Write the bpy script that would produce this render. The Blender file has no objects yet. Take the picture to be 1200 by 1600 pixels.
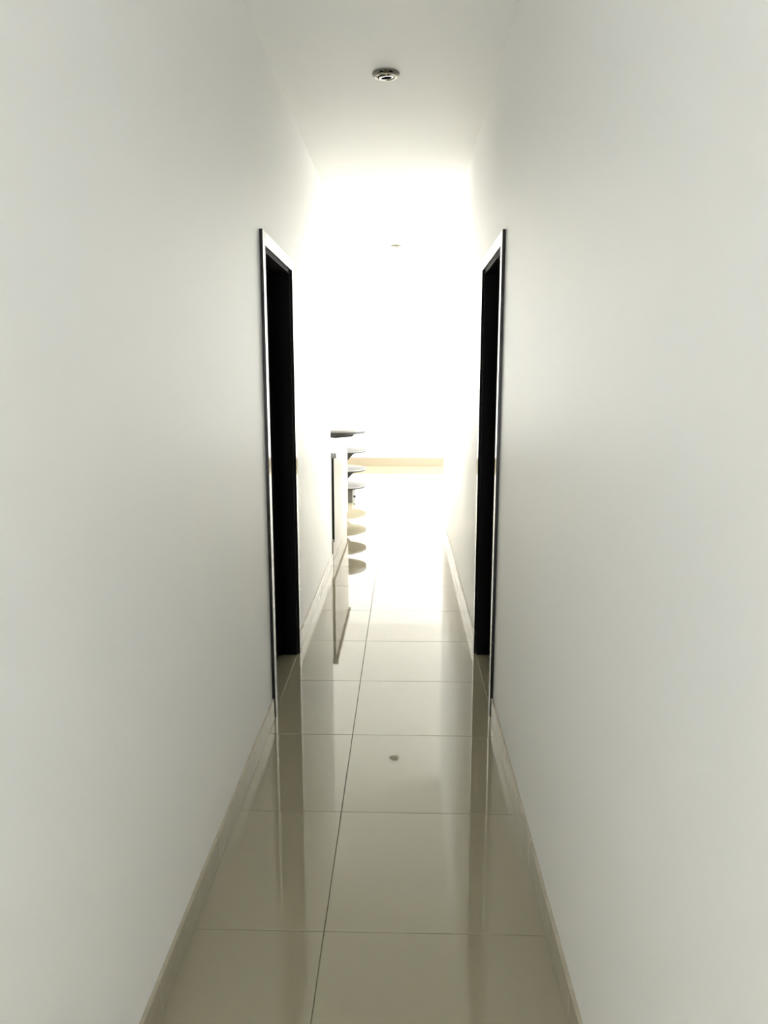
import bpy, bmesh, math, random
from mathutils import Vector, Matrix

random.seed(7)
S = bpy.context.scene
COL = S.collection

# ------------------------------------------------------------------ camera
H = 1.55                                     # eye height, metres
cam_d = bpy.data.cameras.new('camera')
cam = bpy.data.objects.new('camera', cam_d)
COL.objects.link(cam)
cam.location = (0, 0, H)
cam.rotation_euler = (math.radians(90 - 10.26), 0, math.radians(1.55))
cam_d.sensor_fit = 'VERTICAL'
cam_d.sensor_height = 36.0
cam_d.lens = 36.0 * 1165 / 1600
cam_d.clip_start = 0.05
S.camera = cam

# ------------------------------------------------------------------ world, daylight, exposure
W = bpy.data.worlds.new('sky')
S.world = W
W.use_nodes = True
bg = W.node_tree.nodes['Background']
bg.inputs['Color'].default_value = (0.88, 0.95, 1.0, 1)
bg.inputs['Strength'].default_value = 3.0

S.view_settings.view_transform = 'Standard'
S.view_settings.look = 'None'
S.view_settings.gamma = 1.0
S.view_settings.use_curve_mapping = False
S.view_settings.exposure = -0.15
S.cycles.max_bounces = 16
S.cycles.diffuse_bounces = 12
S.cycles.glossy_bounces = 6


def window_light(name, loc, rot, sx, sy, watts, col=(1, 1, 1)):
    """daylight coming in through one window opening"""
    d = bpy.data.lights.new(name, 'AREA')
    d.shape = 'RECTANGLE'
    d.size, d.size_y = sx, sy
    d.energy = watts
    d.color = col
    o = bpy.data.objects.new(name, d)
    COL.objects.link(o)
    o.location = loc
    o.rotation_euler = rot
    return o


R90 = math.radians(90)
# glazed door of the living room (right side wall), kitchen window (left side wall), landing window behind the camera
window_light('daylight_living', (4.60, 10.5, 1.30), (0, R90, 0), 2.30, 4.0, 1060, (1.0, 1.0, 0.995))
window_light('daylight_kitchen', (-4.60, 9.6, 1.65), (0, -R90, 0), 1.20, 3.0, 420, (1.0, 1.0, 0.995))
window_light('daylight_landing', (-0.09, -4.60, 1.10), (R90, 0, 0), 0.80, 2.10, 148, (0.97, 0.99, 1.0))

# ------------------------------------------------------------------ materials


def mat(name, base, rough=0.5, spec=0.5, metal=0.0, coat=0.0, noise=None, bump=None, island=0.0):
    m = bpy.data.materials.new(name)
    m.use_nodes = True
    nt = m.node_tree
    b = nt.nodes['Principled BSDF']
    b.inputs['Base Color'].default_value = (*base, 1)
    b.inputs['Roughness'].default_value = rough
    b.inputs['Specular IOR Level'].default_value = spec
    b.inputs['Metallic'].default_value = metal
    b.inputs['Coat Weight'].default_value = coat
    b.inputs['Coat Roughness'].default_value = 0.02
    tc = nt.nodes.new('ShaderNodeTexCoord')
    geo = nt.nodes.new('ShaderNodeNewGeometry')
    last = None
    if noise:                                # (scale, second colour, contrast lo, hi)
        sc_, c2, lo, hi = noise
        n = nt.nodes.new('ShaderNodeTexNoise')
        n.inputs['Scale'].default_value = sc_
        n.inputs['Detail'].default_value = 4
        nt.links.new(geo.outputs['Position'], n.inputs['Vector'])
        r = nt.nodes.new('ShaderNodeMapRange')
        r.inputs['From Min'].default_value = lo
        r.inputs['From Max'].default_value = hi
        nt.links.new(n.outputs['Fac'], r.inputs['Value'])
        mx = nt.nodes.new('ShaderNodeMix')
        mx.data_type = 'RGBA'
        mx.inputs['A'].default_value = (*base, 1)
        mx.inputs['B'].default_value = (*c2, 1)
        nt.links.new(r.outputs['Result'], mx.inputs['Factor'])
        last = mx.outputs['Result']
    if island:                               # slight piece-to-piece shift
        oi = nt.nodes.new('ShaderNodeObjectInfo')
        hs = nt.nodes.new('ShaderNodeHueSaturation')
        mr = nt.nodes.new('ShaderNodeMapRange')
        mr.inputs['To Min'].default_value = 1 - island
        mr.inputs['To Max'].default_value = 1 + island
        nt.links.new(oi.outputs['Random'], mr.inputs['Value'])
        nt.links.new(mr.outputs['Result'], hs.inputs['Value'])
        if last:
            nt.links.new(last, hs.inputs['Color'])
        else:
            hs.inputs['Color'].default_value = (*base, 1)
        last = hs.outputs['Color']
    if last:
        nt.links.new(last, b.inputs['Base Color'])
    if bump:                                 # (scale, strength, distance)
        n = nt.nodes.new('ShaderNodeTexNoise')
        n.inputs['Scale'].default_value = bump[0]
        n.inputs['Detail'].default_value = 3
        nt.links.new(geo.outputs['Position'], n.inputs['Vector'])
        bp = nt.nodes.new('ShaderNodeBump')
        bp.inputs['Strength'].default_value = bump[1]
        bp.inputs['Distance'].default_value = bump[2]
        nt.links.new(n.outputs['Fac'], bp.inputs['Height'])
        nt.links.new(bp.outputs['Normal'], b.inputs['Normal'])
    return m


M = {}
M['wall'] = mat('wall_paint', (0.930, 0.926, 0.914), 0.40, 0.5, noise=(2.2, (0.915, 0.922, 0.918), 0.35, 0.65), bump=(5, 0.25, 0.004))
M['ceiling'] = mat('ceiling_paint', (0.93, 0.926, 0.912), 0.5, 0.35, noise=(2.5, (0.915, 0.92, 0.912), 0.35, 0.65), bump=(7, 0.2, 0.003))
M['tile'] = mat('polished_porcelain', (0.315, 0.285, 0.200), 0.012, 0.62, noise=(18, (0.307, 0.278, 0.196), 0.3, 0.7), island=0.02)
M['skirt'] = mat('skirting_tile', (0.44, 0.405, 0.32), 0.12, 0.5, noise=(14, (0.40, 0.365, 0.28), 0.3, 0.7), island=0.05)
M['skirt_far'] = mat('skirting_tile_living', (0.215, 0.18, 0.125), 0.3, 0.4, island=0.03)
M['grout'] = mat('grout', (0.15, 0.13, 0.095), 0.9, 0.2)
M['darkwood'] = mat('dark_lacquered_wood', (0.0035, 0.003, 0.0028), 0.10, 0.5, bump=(60, 0.03, 0.001))
M['lining'] = mat('dark_matt_lining', (0.003, 0.0027, 0.0025), 0.55, 0.06)
M['doorleaf'] = mat('dark_door_leaf', (0.004, 0.0033, 0.003), 0.4, 0.15)
M['steel'] = mat('brushed_steel', (0.55, 0.53, 0.49), 0.25, 0.5, 1.0)
M['chrome'] = mat('satin_nickel', (0.27, 0.258, 0.235), 0.14, 0.5, 1.0)
M['nickel2'] = mat('polished_nickel', (0.72, 0.70, 0.65), 0.12, 0.5, 1.0)
M['lampdark'] = mat('dark_lamp_well', (0.015, 0.013, 0.009), 0.6, 0.1)
M['lens'] = mat('lamp_lens', (0.03, 0.027, 0.018), 0.6, 0.05)
M['cream'] = mat('cream_laminate', (0.33, 0.295, 0.255), 0.35, 0.3)
M['white'] = mat('white_laminate', (0.84, 0.83, 0.80), 0.35, 0.5)
M['stone'] = mat('grey_stone_top', (0.16, 0.16, 0.155), 0.3, 0.5, noise=(60, (0.24, 0.24, 0.23), 0.35, 0.65))
M['black'] = mat('gap_shade_black', (0.004, 0.004, 0.004), 0.6, 0.2)
M['pale'] = mat('pale_grey_disc', (0.17, 0.167, 0.16), 0.5, 0.3)
M['darkmetal'] = mat('dark_metal', (0.012, 0.011, 0.010), 0.45, 0.4)
M['greybox'] = mat('grey_plinth', (0.10, 0.098, 0.085), 0.5, 0.4)
M['alu'] = mat('white_aluminium', (0.75, 0.75, 0.74), 0.4, 0.5)

# ------------------------------------------------------------------ mesh helpers


def link(name, me, m, parent=None):
    o = bpy.data.objects.new(name, me)
    COL.objects.link(o)
    if m is not None and not me.materials:
        me.materials.append(m)
    if parent is not None:
        o.parent = parent
    return o


def bm_box(bm, lo, hi, bevel=0.0):
    c = [(a + b) / 2 for a, b in zip(lo, hi)]
    s = [abs(b - a) for a, b in zip(lo, hi)]
    r = bmesh.ops.create_cube(bm, size=1.0, matrix=Matrix.Translation(c) @ Matrix.Diagonal((*s, 1)))
    if bevel:
        vs = set(r['verts'])
        es = [e for e in bm.edges if e.verts[0] in vs and e.verts[1] in vs]
        bmesh.ops.bevel(bm, geom=es, offset=bevel, segments=1, affect='EDGES')


def boxes(name, lst, m, parent=None, bevel=0.0):
    bm = bmesh.new()
    for lo, hi in lst:
        bm_box(bm, lo, hi, bevel)
    me = bpy.data.meshes.new(name)
    bm.to_mesh(me)
    bm.free()
    return link(name, me, m, parent)


def box(name, lo, hi, m, parent=None, bevel=0.0):
    return boxes(name, [(lo, hi)], m, parent, bevel)


def lathe(name, prof, m, parent=None, loc=(0, 0, 0), n=48, smooth=True):
    """revolve a list of (radius, z) about z"""
    vs, fs = [], []
    k = len(prof)
    for i in range(n):
        a = 2 * math.pi * i / n
        for r, z in prof:
            vs.append((r * math.cos(a), r * math.sin(a), z))
    for i in range(n):
        j = (i + 1) % n
        for q in range(k - 1):
            fs.append((i * k + q, j * k + q, j * k + q + 1, i * k + q + 1))
    me = bpy.data.meshes.new(name)
    me.from_pydata(vs, [], fs)
    bm = bmesh.new()
    bm.from_mesh(me)
    bmesh.ops.remove_doubles(bm, verts=bm.verts, dist=1e-6)
    bmesh.ops.recalc_face_normals(bm, faces=bm.faces)
    bm.to_mesh(me)
    bm.free()
    if smooth:
        for p in me.polygons:
            p.use_smooth = True
        me.set_sharp_from_angle(angle=math.radians(35))
    o = link(name, me, m, parent)
    o.location = loc
    return o


def empty(name, loc=(0, 0, 0)):
    o = bpy.data.objects.new(name, None)
    COL.objects.link(o)
    o.location = loc
    o.empty_display_size = 0.1
    return o


def tag(o, label=None, cat=None, group=None, kind=None):
    for k, v in (('label', label), ('category', cat), ('group', group), ('kind', kind)):
        if v:
            o[k] = v
    return o


def struct(o, label, cat):
    return tag(o, label, cat, kind='structure')


# ------------------------------------------------------------------ dimensions (metres)
XL, XR = -0.600, 0.415            # corridor wall faces
SK = 0.010                        # skirting thickness
SKH = 0.095
ZC = 2.912                        # ceiling
T = 0.15                          # wall thickness
YL, YR = 6.06, 7.80               # where the left / right corridor walls end
YF = 13.155                       # far wall
YB = -4.5                         # window wall behind the camera
XFL, XFR = -4.5, 4.5              # side walls of the far room
# door openings (clear of casing): left, right
DL = (3.258, 4.015)
DR = (3.295, 4.045)
DH = 2.095                        # clear height
CW, CT = 0.055, 0.014             # casing width / thickness

# ------------------------------------------------------------------ floor: grout bed + one object per porcelain tile
floor = boxes('floor', [((XFL - T, YB - T, -0.12), (XFR + T, YF + T, -0.002))], M['grout'])
struct(floor, 'glossy beige porcelain tile floor running down the corridor', 'floor')

PX, PY, Y0, X0 = 0.600, 0.592, 1.868, -0.2209
GAP = 0.0020
tile_cache = {}


def tile(x0, x1, y0, y1):
    w, l = x1 - x0 - GAP, y1 - y0 - GAP
    if w < 0.03 or l < 0.03:
        return
    key = (round(w, 3), round(l, 3))
    if key not in tile_cache:
        bm = bmesh.new()
        bm_box(bm, (-w / 2, -l / 2, -0.010), (w / 2, l / 2, 0.0))
        top = [e for e in bm.edges if all(v.co.z > -0.001 for v in e.verts)]
        bmesh.ops.bevel(bm, geom=top, offset=0.0010, segments=1, affect='EDGES')
        me = bpy.data.meshes.new('tile')
        bm.to_mesh(me)
        bm.free()
        tile_cache[key] = me
    o = link('tile', tile_cache[key], M['tile'], floor)
    o.location = ((x0 + x1) / 2, (y0 + y1) / 2, 0)
    o.rotation_euler = (random.gauss(0, 0.0004), random.gauss(0, 0.0004), 0)


cols = [X0 + PX * k for k in range(-9, 10)]
rows = [Y0 + PY * k for k in range(-11, 22)]
for j in range(len(rows) - 1):
    ya, yb = rows[j], rows[j + 1]
    ya, yb = max(ya, YB), min(yb, YF)
    if yb - ya < 0.03:
        continue
    ym = (ya + yb) / 2
    xa_lim = XL if ym < YL else XFL
    xb_lim = XR if ym < YR else XFR
    for i in range(len(cols) - 1):
        xa, xb = max(cols[i], xa_lim), min(cols[i + 1], xb_lim)
        if xb - xa < 0.05:
            continue
        if xb_lim == XR and XR - xb < 0.05:
            xb = XR
        tile(xa, xb, ya, yb)

for x0, x1, (ya, yb) in ((XL - T, XL + 0.0022, DL), (XR - 0.0022, XR + T, DR)):          # tile cut into each door opening
    tile(x0, x1, ya, yb)

# ------------------------------------------------------------------ walls, ceiling
w = boxes('wall_left', [
    ((XL - T, YB, 0), (XL, DL[0], ZC)),
    ((XL - T, DL[1], 0), (XL, YL, ZC)),
    ((XL - T, DL[0], DH), (XL, DL[1], ZC))], M['wall'])
struct(w, 'off-white plaster wall on the left of the corridor', 'wall')
w = boxes('wall_right', [
    ((XR, YB, 0), (XR + T, DR[0], ZC)),
    ((XR, DR[1], 0), (XR + T, YR, ZC)),
    ((XR, DR[0], DH), (XR + T, DR[1], ZC))], M['wall'])
struct(w, 'off-white plaster wall on the right of the corridor', 'wall')
w = box('wall_far', (XFL - T, YF, 0), (XFR + T, YF + T, ZC), M['wall'])
struct(w, 'sunlit white end wall of the living room', 'wall')
w = box('wall_kitchen', (XFL - T, YL - T, 0), (XL - T, YL, ZC), M['wall'])
struct(w, 'white kitchen wall turning left from the corridor', 'wall')
w = box('wall_living', (XR + T, YR - T, 0), (XFR + T, YR, ZC), M['wall'])
struct(w, 'white living room wall turning right from the corridor', 'wall')


def wall_with_hole(name, x0, x1, y0, y1, hy0, hy1, hz0, hz1):
    return boxes(name, [
        ((x0, y0, 0), (x1, hy0, ZC)), ((x0, hy1, 0), (x1, y1, ZC)),
        ((x0, hy0, hz1), (x1, hy1, ZC))] + ([((x0, hy0, 0), (x1, hy1, hz0))] if hz0 > 0.01 else []), M['wall'])


w = wall_with_hole('wall_side_right', XFR, XFR + T, YR, YF, 8.5, 12.5, 0.0, 2.45)
struct(w, 'white side wall of the living room around the glazed door', 'wall')
w = wall_with_hole('wall_side_left', XFL - T, XFL, YL, YF, 8.1, 11.1, 1.05, 2.25)
struct(w, 'white side wall of the kitchen around the window', 'wall')
w = boxes('wall_back', [
    ((XL - T, YB - T, 0), (XL + 0.11, YB, ZC)), ((XR - 0.11, YB - T, 0), (XR + T, YB, ZC)),
    ((XL + 0.11, YB - T, 2.15), (XR - 0.11, YB, ZC)), ((XL + 0.11, YB - T, 0), (XR - 0.11, YB, 0.05))], M['wall'])
struct(w, 'white wall behind the viewer with the landing window', 'wall')
c = box('ceiling', (XFL - T, YB - T, ZC), (XFR + T, YF + T, ZC + 0.12), M['ceiling'])
struct(c, 'smooth off-white ceiling over the corridor', 'ceiling')


# window frames (all outside the picture, where the daylight comes from)
def frame_x(name, x, y0, y1, z0, z1, n, label):
    e = struct(empty(name, (x, (y0 + y1) / 2, z0)), label, 'window')

    def loc(lo, hi):
        return [tuple(a - b for a, b in zip(v, e.location)) for v in (lo, hi)]
    f = 0.05
    for k in range(n + 1):
        yy = y0 + (y1 - y0 - f) * k / n
        box('frame_post', *loc((x - 0.03, yy, z0), (x + 0.03, yy + f, z1)), M['alu'], e, 0.004)
    for zz in (z0, z1 - f):
        box('frame_rail', *loc((x - 0.025, y0 + f, zz), (x + 0.025, y1 - f, zz + f)), M['alu'], e, 0.004)
    return e


frame_x('window_1', XFR + 0.06, 8.5, 12.5, 0.0, 2.45, 4, 'wide open sliding door frame in the living room side wall')
frame_x('window_2', XFL - 0.06, 8.1, 11.1, 1.05, 2.25, 3, 'white kitchen window frame in the side wall')
e3 = struct(empty('window_3', (-0.0925, YB - 0.06, 0.05)), 'white landing window frame behind the viewer', 'window')
for sx in (-0.3975 + 0.02, 0.3975 - 0.02):
    box('frame_post', (sx - 0.02, -0.03, 0), (sx + 0.02, 0.03, 2.10), M['alu'], e3, 0.004)
for zz in (0.0, 2.06):
    box('frame_rail', (-0.3575, -0.025, zz), (0.3575, 0.025, zz + 0.04), M['alu'], e3, 0.004)

# ------------------------------------------------------------------ skirting: one tile piece after another


def skirting(name, label, segs, h, m):
    """segs: list of (axis, fixed lo, fixed hi, start, end)"""
    e = struct(empty(name, (0, 0, 0)), label, 'baseboard')
    for ax, f0, f1, s0, s1, ph in segs:
        cuts = [s0]
        k = 10 ** 6 if ax == 'x' else math.floor((s0 - ph) / PY) + 1
        while ph + k * PY < s1 - 0.03:
            if ph + k * PY > s0 + 0.03:
                cuts.append(ph + k * PY)
            k += 1
        cuts.append(s1)
        for a, b in zip(cuts, cuts[1:]):
            a, b = a + 0.0008, b - 0.0008
            hh = h + random.uniform(-0.0015, 0.0015)
            if ax == 'y':
                box('skirting_tile', (f0, a, 0.0005), (f1, b, hh), m, e, 0.0015)
            else:
                box('skirting_tile', (a, f0, 0.0005), (b, f1, hh), m, e, 0.0015)
    return e


PH = Y0 + 0.30
skirting('baseboard_left', 'beige tile skirting along the left corridor wall',
         [('y', XL, XL + SK, YB, DL[0] - CW, PH), ('y', XL, XL + SK, DL[1] + CW, YL, PH)], SKH, M['skirt'])
skirting('baseboard_right', 'beige tile skirting along the right corridor wall',
         [('y', XR - SK, XR, YB, DR[0] - CW, PH), ('y', XR - SK, XR, DR[1] + CW, YR, PH)], SKH, M['skirt'])
skirting('baseboard_far', 'tan skirting along the far living room wall',
         [('x', YF - 0.012, YF, XFL, XFR, X0)], 0.148, M['skirt_far'])

# ------------------------------------------------------------------ dark doors


def door(name, label, side, xw, y0, y1):
    """side -1: left wall (opening goes to -x), +1: right wall"""
    e = struct(empty(name, (xw, (y0 + y1) / 2, 0)), label, 'door')
    s = side

    def part(nm, xa, xb, ya, yb, za, zb, m, parent=e, bev=0.002):
        # xa, xb measured from the wall face into the wall
        lo = (min(s * xa, s * xb), ya - e.location.y, za)
        hi = (max(s * xa, s * xb), yb - e.location.y, zb)
        return box(nm, lo, hi, m, parent, bev)
    D = M['darkwood']
    L = 0.018
    # casing (architrave) on the corridor side
    part('casing', -CT, 0, y0 - CW, y0, 0.001, DH + CW, D)
    part('casing', -CT, 0, y1, y1 + CW, 0.001, DH + CW, D)
    part('casing', -CT, 0, y0, y1, DH, DH + CW, D)
    # lining of the opening
    part('lining', 0, T, y0, y0 + L, 0.001, DH, M['lining'], bev=0)
    part('lining', 0, T, y1 - L, y1, 0.001, DH, M['lining'], bev=0)
    part('lining', 0, T, y0 + L, y1 - L, DH - L, DH, M['lining'], bev=0)
    # stop bead the leaf closes against
    part('door_stop', 0.085, 0.10, y0 + L, y0 + L + 0.012, 0.001, DH - L, M['lining'], bev=0.001)
    part('door_stop', 0.085, 0.10, y1 - L - 0.012, y1 - L, 0.001, DH - L, M['lining'], bev=0.001)
    part('door_stop', 0.085, 0.10, y0 + L + 0.012, y1 - L - 0.012, DH - L - 0.012, DH - L, M['lining'], bev=0.001)
    leaf = part('door_leaf', 0.10, 0.14, y0 + L + 0.002, y1 - L - 0.002, 0.006, DH - L - 0.002, M['doorleaf'])
    # lever handle
    yh = y0 + L + 0.06 - e.location.y
    hb = bmesh.new()
    bmesh.ops.create_cone(hb, cap_ends=True, segments=24, radius1=0.024, radius2=0.024, depth=0.008,
                          matrix=Matrix.Translation((s * 0.096, yh, 1.03)) @ Matrix.Rotation(R90, 4, 'Y'))
    bmesh.ops.create_cone(hb, cap_ends=True, segments=16, radius1=0.008, radius2=0.008, depth=0.05,
                          matrix=Matrix.Translation((s * 0.072, yh, 1.03)) @ Matrix.Rotation(R90, 4, 'Y'))
    bm_box(hb, (s * 0.052 - 0.007, yh - 0.008, 1.022), (s * 0.052 + 0.007, yh + 0.11, 1.038), 0.004)
    me = bpy.data.meshes.new('handle')
    hb.to_mesh(me)
    hb.free()
    tag(link('handle', me, M['steel'], leaf), 'brushed steel lever handle')
    return e


door('door_1', 'dark lacquered door frame with black recess in left corridor wall', -1, XL, *DL)
door('door_2', 'dark lacquered door frame with black recess in right corridor wall', 1, XR, *DR)

# ------------------------------------------------------------------ kitchen counter beyond the left wall
CY0, CY1 = 6.175, 7.68
CXF = -0.586
cab = empty('kitchen_counter', (CXF - 0.30, (CY0 + CY1) / 2, 0))
tag(cab, 'cream kitchen counter with grey stone top past the left corridor wall', 'counter')
cx, cy = cab.location.x, cab.location.y


def cpart(nm, lo, hi, m, parent=cab, bev=0.002):
    return box(nm, (lo[0] - cx, lo[1] - cy, lo[2]), (hi[0] - cx, hi[1] - cy, hi[2]), m, parent, bev)


cpart('plinth', (CXF - 0.58, CY0 + 0.01, 0.001), (CXF - 0.012, CY1 - 0.01, 0.165), M['cream'])
cpart('carcass', (CXF - 0.60, CY0, 0.167), (CXF - 0.019, CY1, 0.884), M['white'])
tag(cpart('gap_shade_strip', (CXF - 0.0185, CY0 - 0.0025, 0.195), (CXF - 0.0005, CY0 + 0.001, 0.8845), M['black'], bev=0), 'black upright strip for the shaded gap at the door edge')  # shade of the gap beside the first door, put in as a black strip
n = 3
for k in range(n):
    a = CY0 + (CY1 - CY0) * k / n + 0.0015
    b = CY0 + (CY1 - CY0) * (k + 1) / n - 0.0015
    d = cpart('cabinet_door', (CXF - 0.018, a, 0.170), (CXF, b, 0.882), M['cream'], bev=0.0015)
cpart('stone_top', (CXF - 0.62, CY0 - 0.006, 0.885), (CXF + 0.020, CY1 + 0.02, 0.927), M['stone'], bev=0.003)

# ------------------------------------------------------------------ round four-tier stand
SX, SY, SR = -0.857, 9.44, 0.374
st = empty('tiered_stand', (SX, SY, 0))
tag(st, 'round four-tier stand with pale discs on dark brackets behind the counter', 'display stand')
tiers = [(0.200, 0.030, 0.0), (0.412, 0.030, 0.13), (0.648, 0.030, 0.13), (0.910, 0.055, 0.05)]
for z, th, br in tiers:
    t = lathe('tier', [(0, z), (SR - 0.004, z), (SR, z - 0.003), (SR, z - th * 0.45), (0, z - th * 0.45)], M['pale'], st, n=64)
    tag(t, 'pale round disc')
    u = lathe('underside', [(0, z - th * 0.46), (SR - 0.001, z - th * 0.46), (SR - 0.006, z - th), (0, z - th)], M['darkmetal'], t, n=64)
    if br:
        lathe('bracket', [(0, z - th), (0.245, z - th - 0.0005), (0.245 - br * 0.95, z - th - br), (0, z - th - br)], M['darkmetal'], st, n=4, smooth=False).rotation_euler.z = math.radians(0)
for a, b in ((0.2005, 0.412 - 0.030 - 0.131), (0.4125, 0.648 - 0.030 - 0.131), (0.6485, 0.910 - 0.055 - 0.051)):
    lathe('column', [(0, a), (0.05, a), (0.05, b), (0, b)], M['white'], st, n=24)
p = box('pedestal', (-0.213, -0.213, 0.001), (0.213, 0.213, 0.169), M['greybox'], st, 0.004)
tag(p, 'grey box pedestal')
k = lathe('knob', [(0, 0.0), (0.012, 0.0), (0.016, 0.018), (0.011, 0.028), (0, 0.03)], M['darkmetal'], st, n=16)
k.location = (0.2135, -0.05, 0.05)
k.rotation_euler = (0, R90, 0)

# ------------------------------------------------------------------ recessed ceiling spotlights


def spot(x, y, label):
    e = empty('ceiling_spotlight', (x, y, ZC))
    tag(e, label, 'ceiling light', 'recessed ceiling spotlights')
    lathe('trim_ring', [(0.063, 0.0), (0.063, -0.006), (0.060, -0.010), (0.052, -0.015), (0.043, -0.0175), (0.039, -0.017), (0.038, -0.012), (0.038, 0.0)], M['chrome'], e, n=64)
    lathe('well', [(0.038, -0.0015), (0, -0.001)], M['lampdark'], e, n=48)
    r_ = lathe('swivel_ring', [(0.034, -0.004), (0.035, -0.016), (0.032, -0.019), (0.026, -0.019)], M['nickel2'], e, n=48)
    b_ = lathe('baffle', [(0.026, -0.0189), (0.0245, -0.013), (0.0245, -0.004)], M['lampdark'], e, n=48)
    l_ = lathe('lens', [(0.0245, -0.0045), (0.0245, -0.006), (0.012, -0.007), (0, -0.0075)], M['lens'], e, n=32)
    for o in (r_, l_, b_):
        o.rotation_euler = (math.radians(6), math.radians(-5), 0)
    return e


spot(-0.091, 3.70, 'brushed nickel ceiling spotlight nearest the viewer, in front of the doors')
spot(-0.094, 8.21, 'small distant ceiling spotlight over the bright living room end')
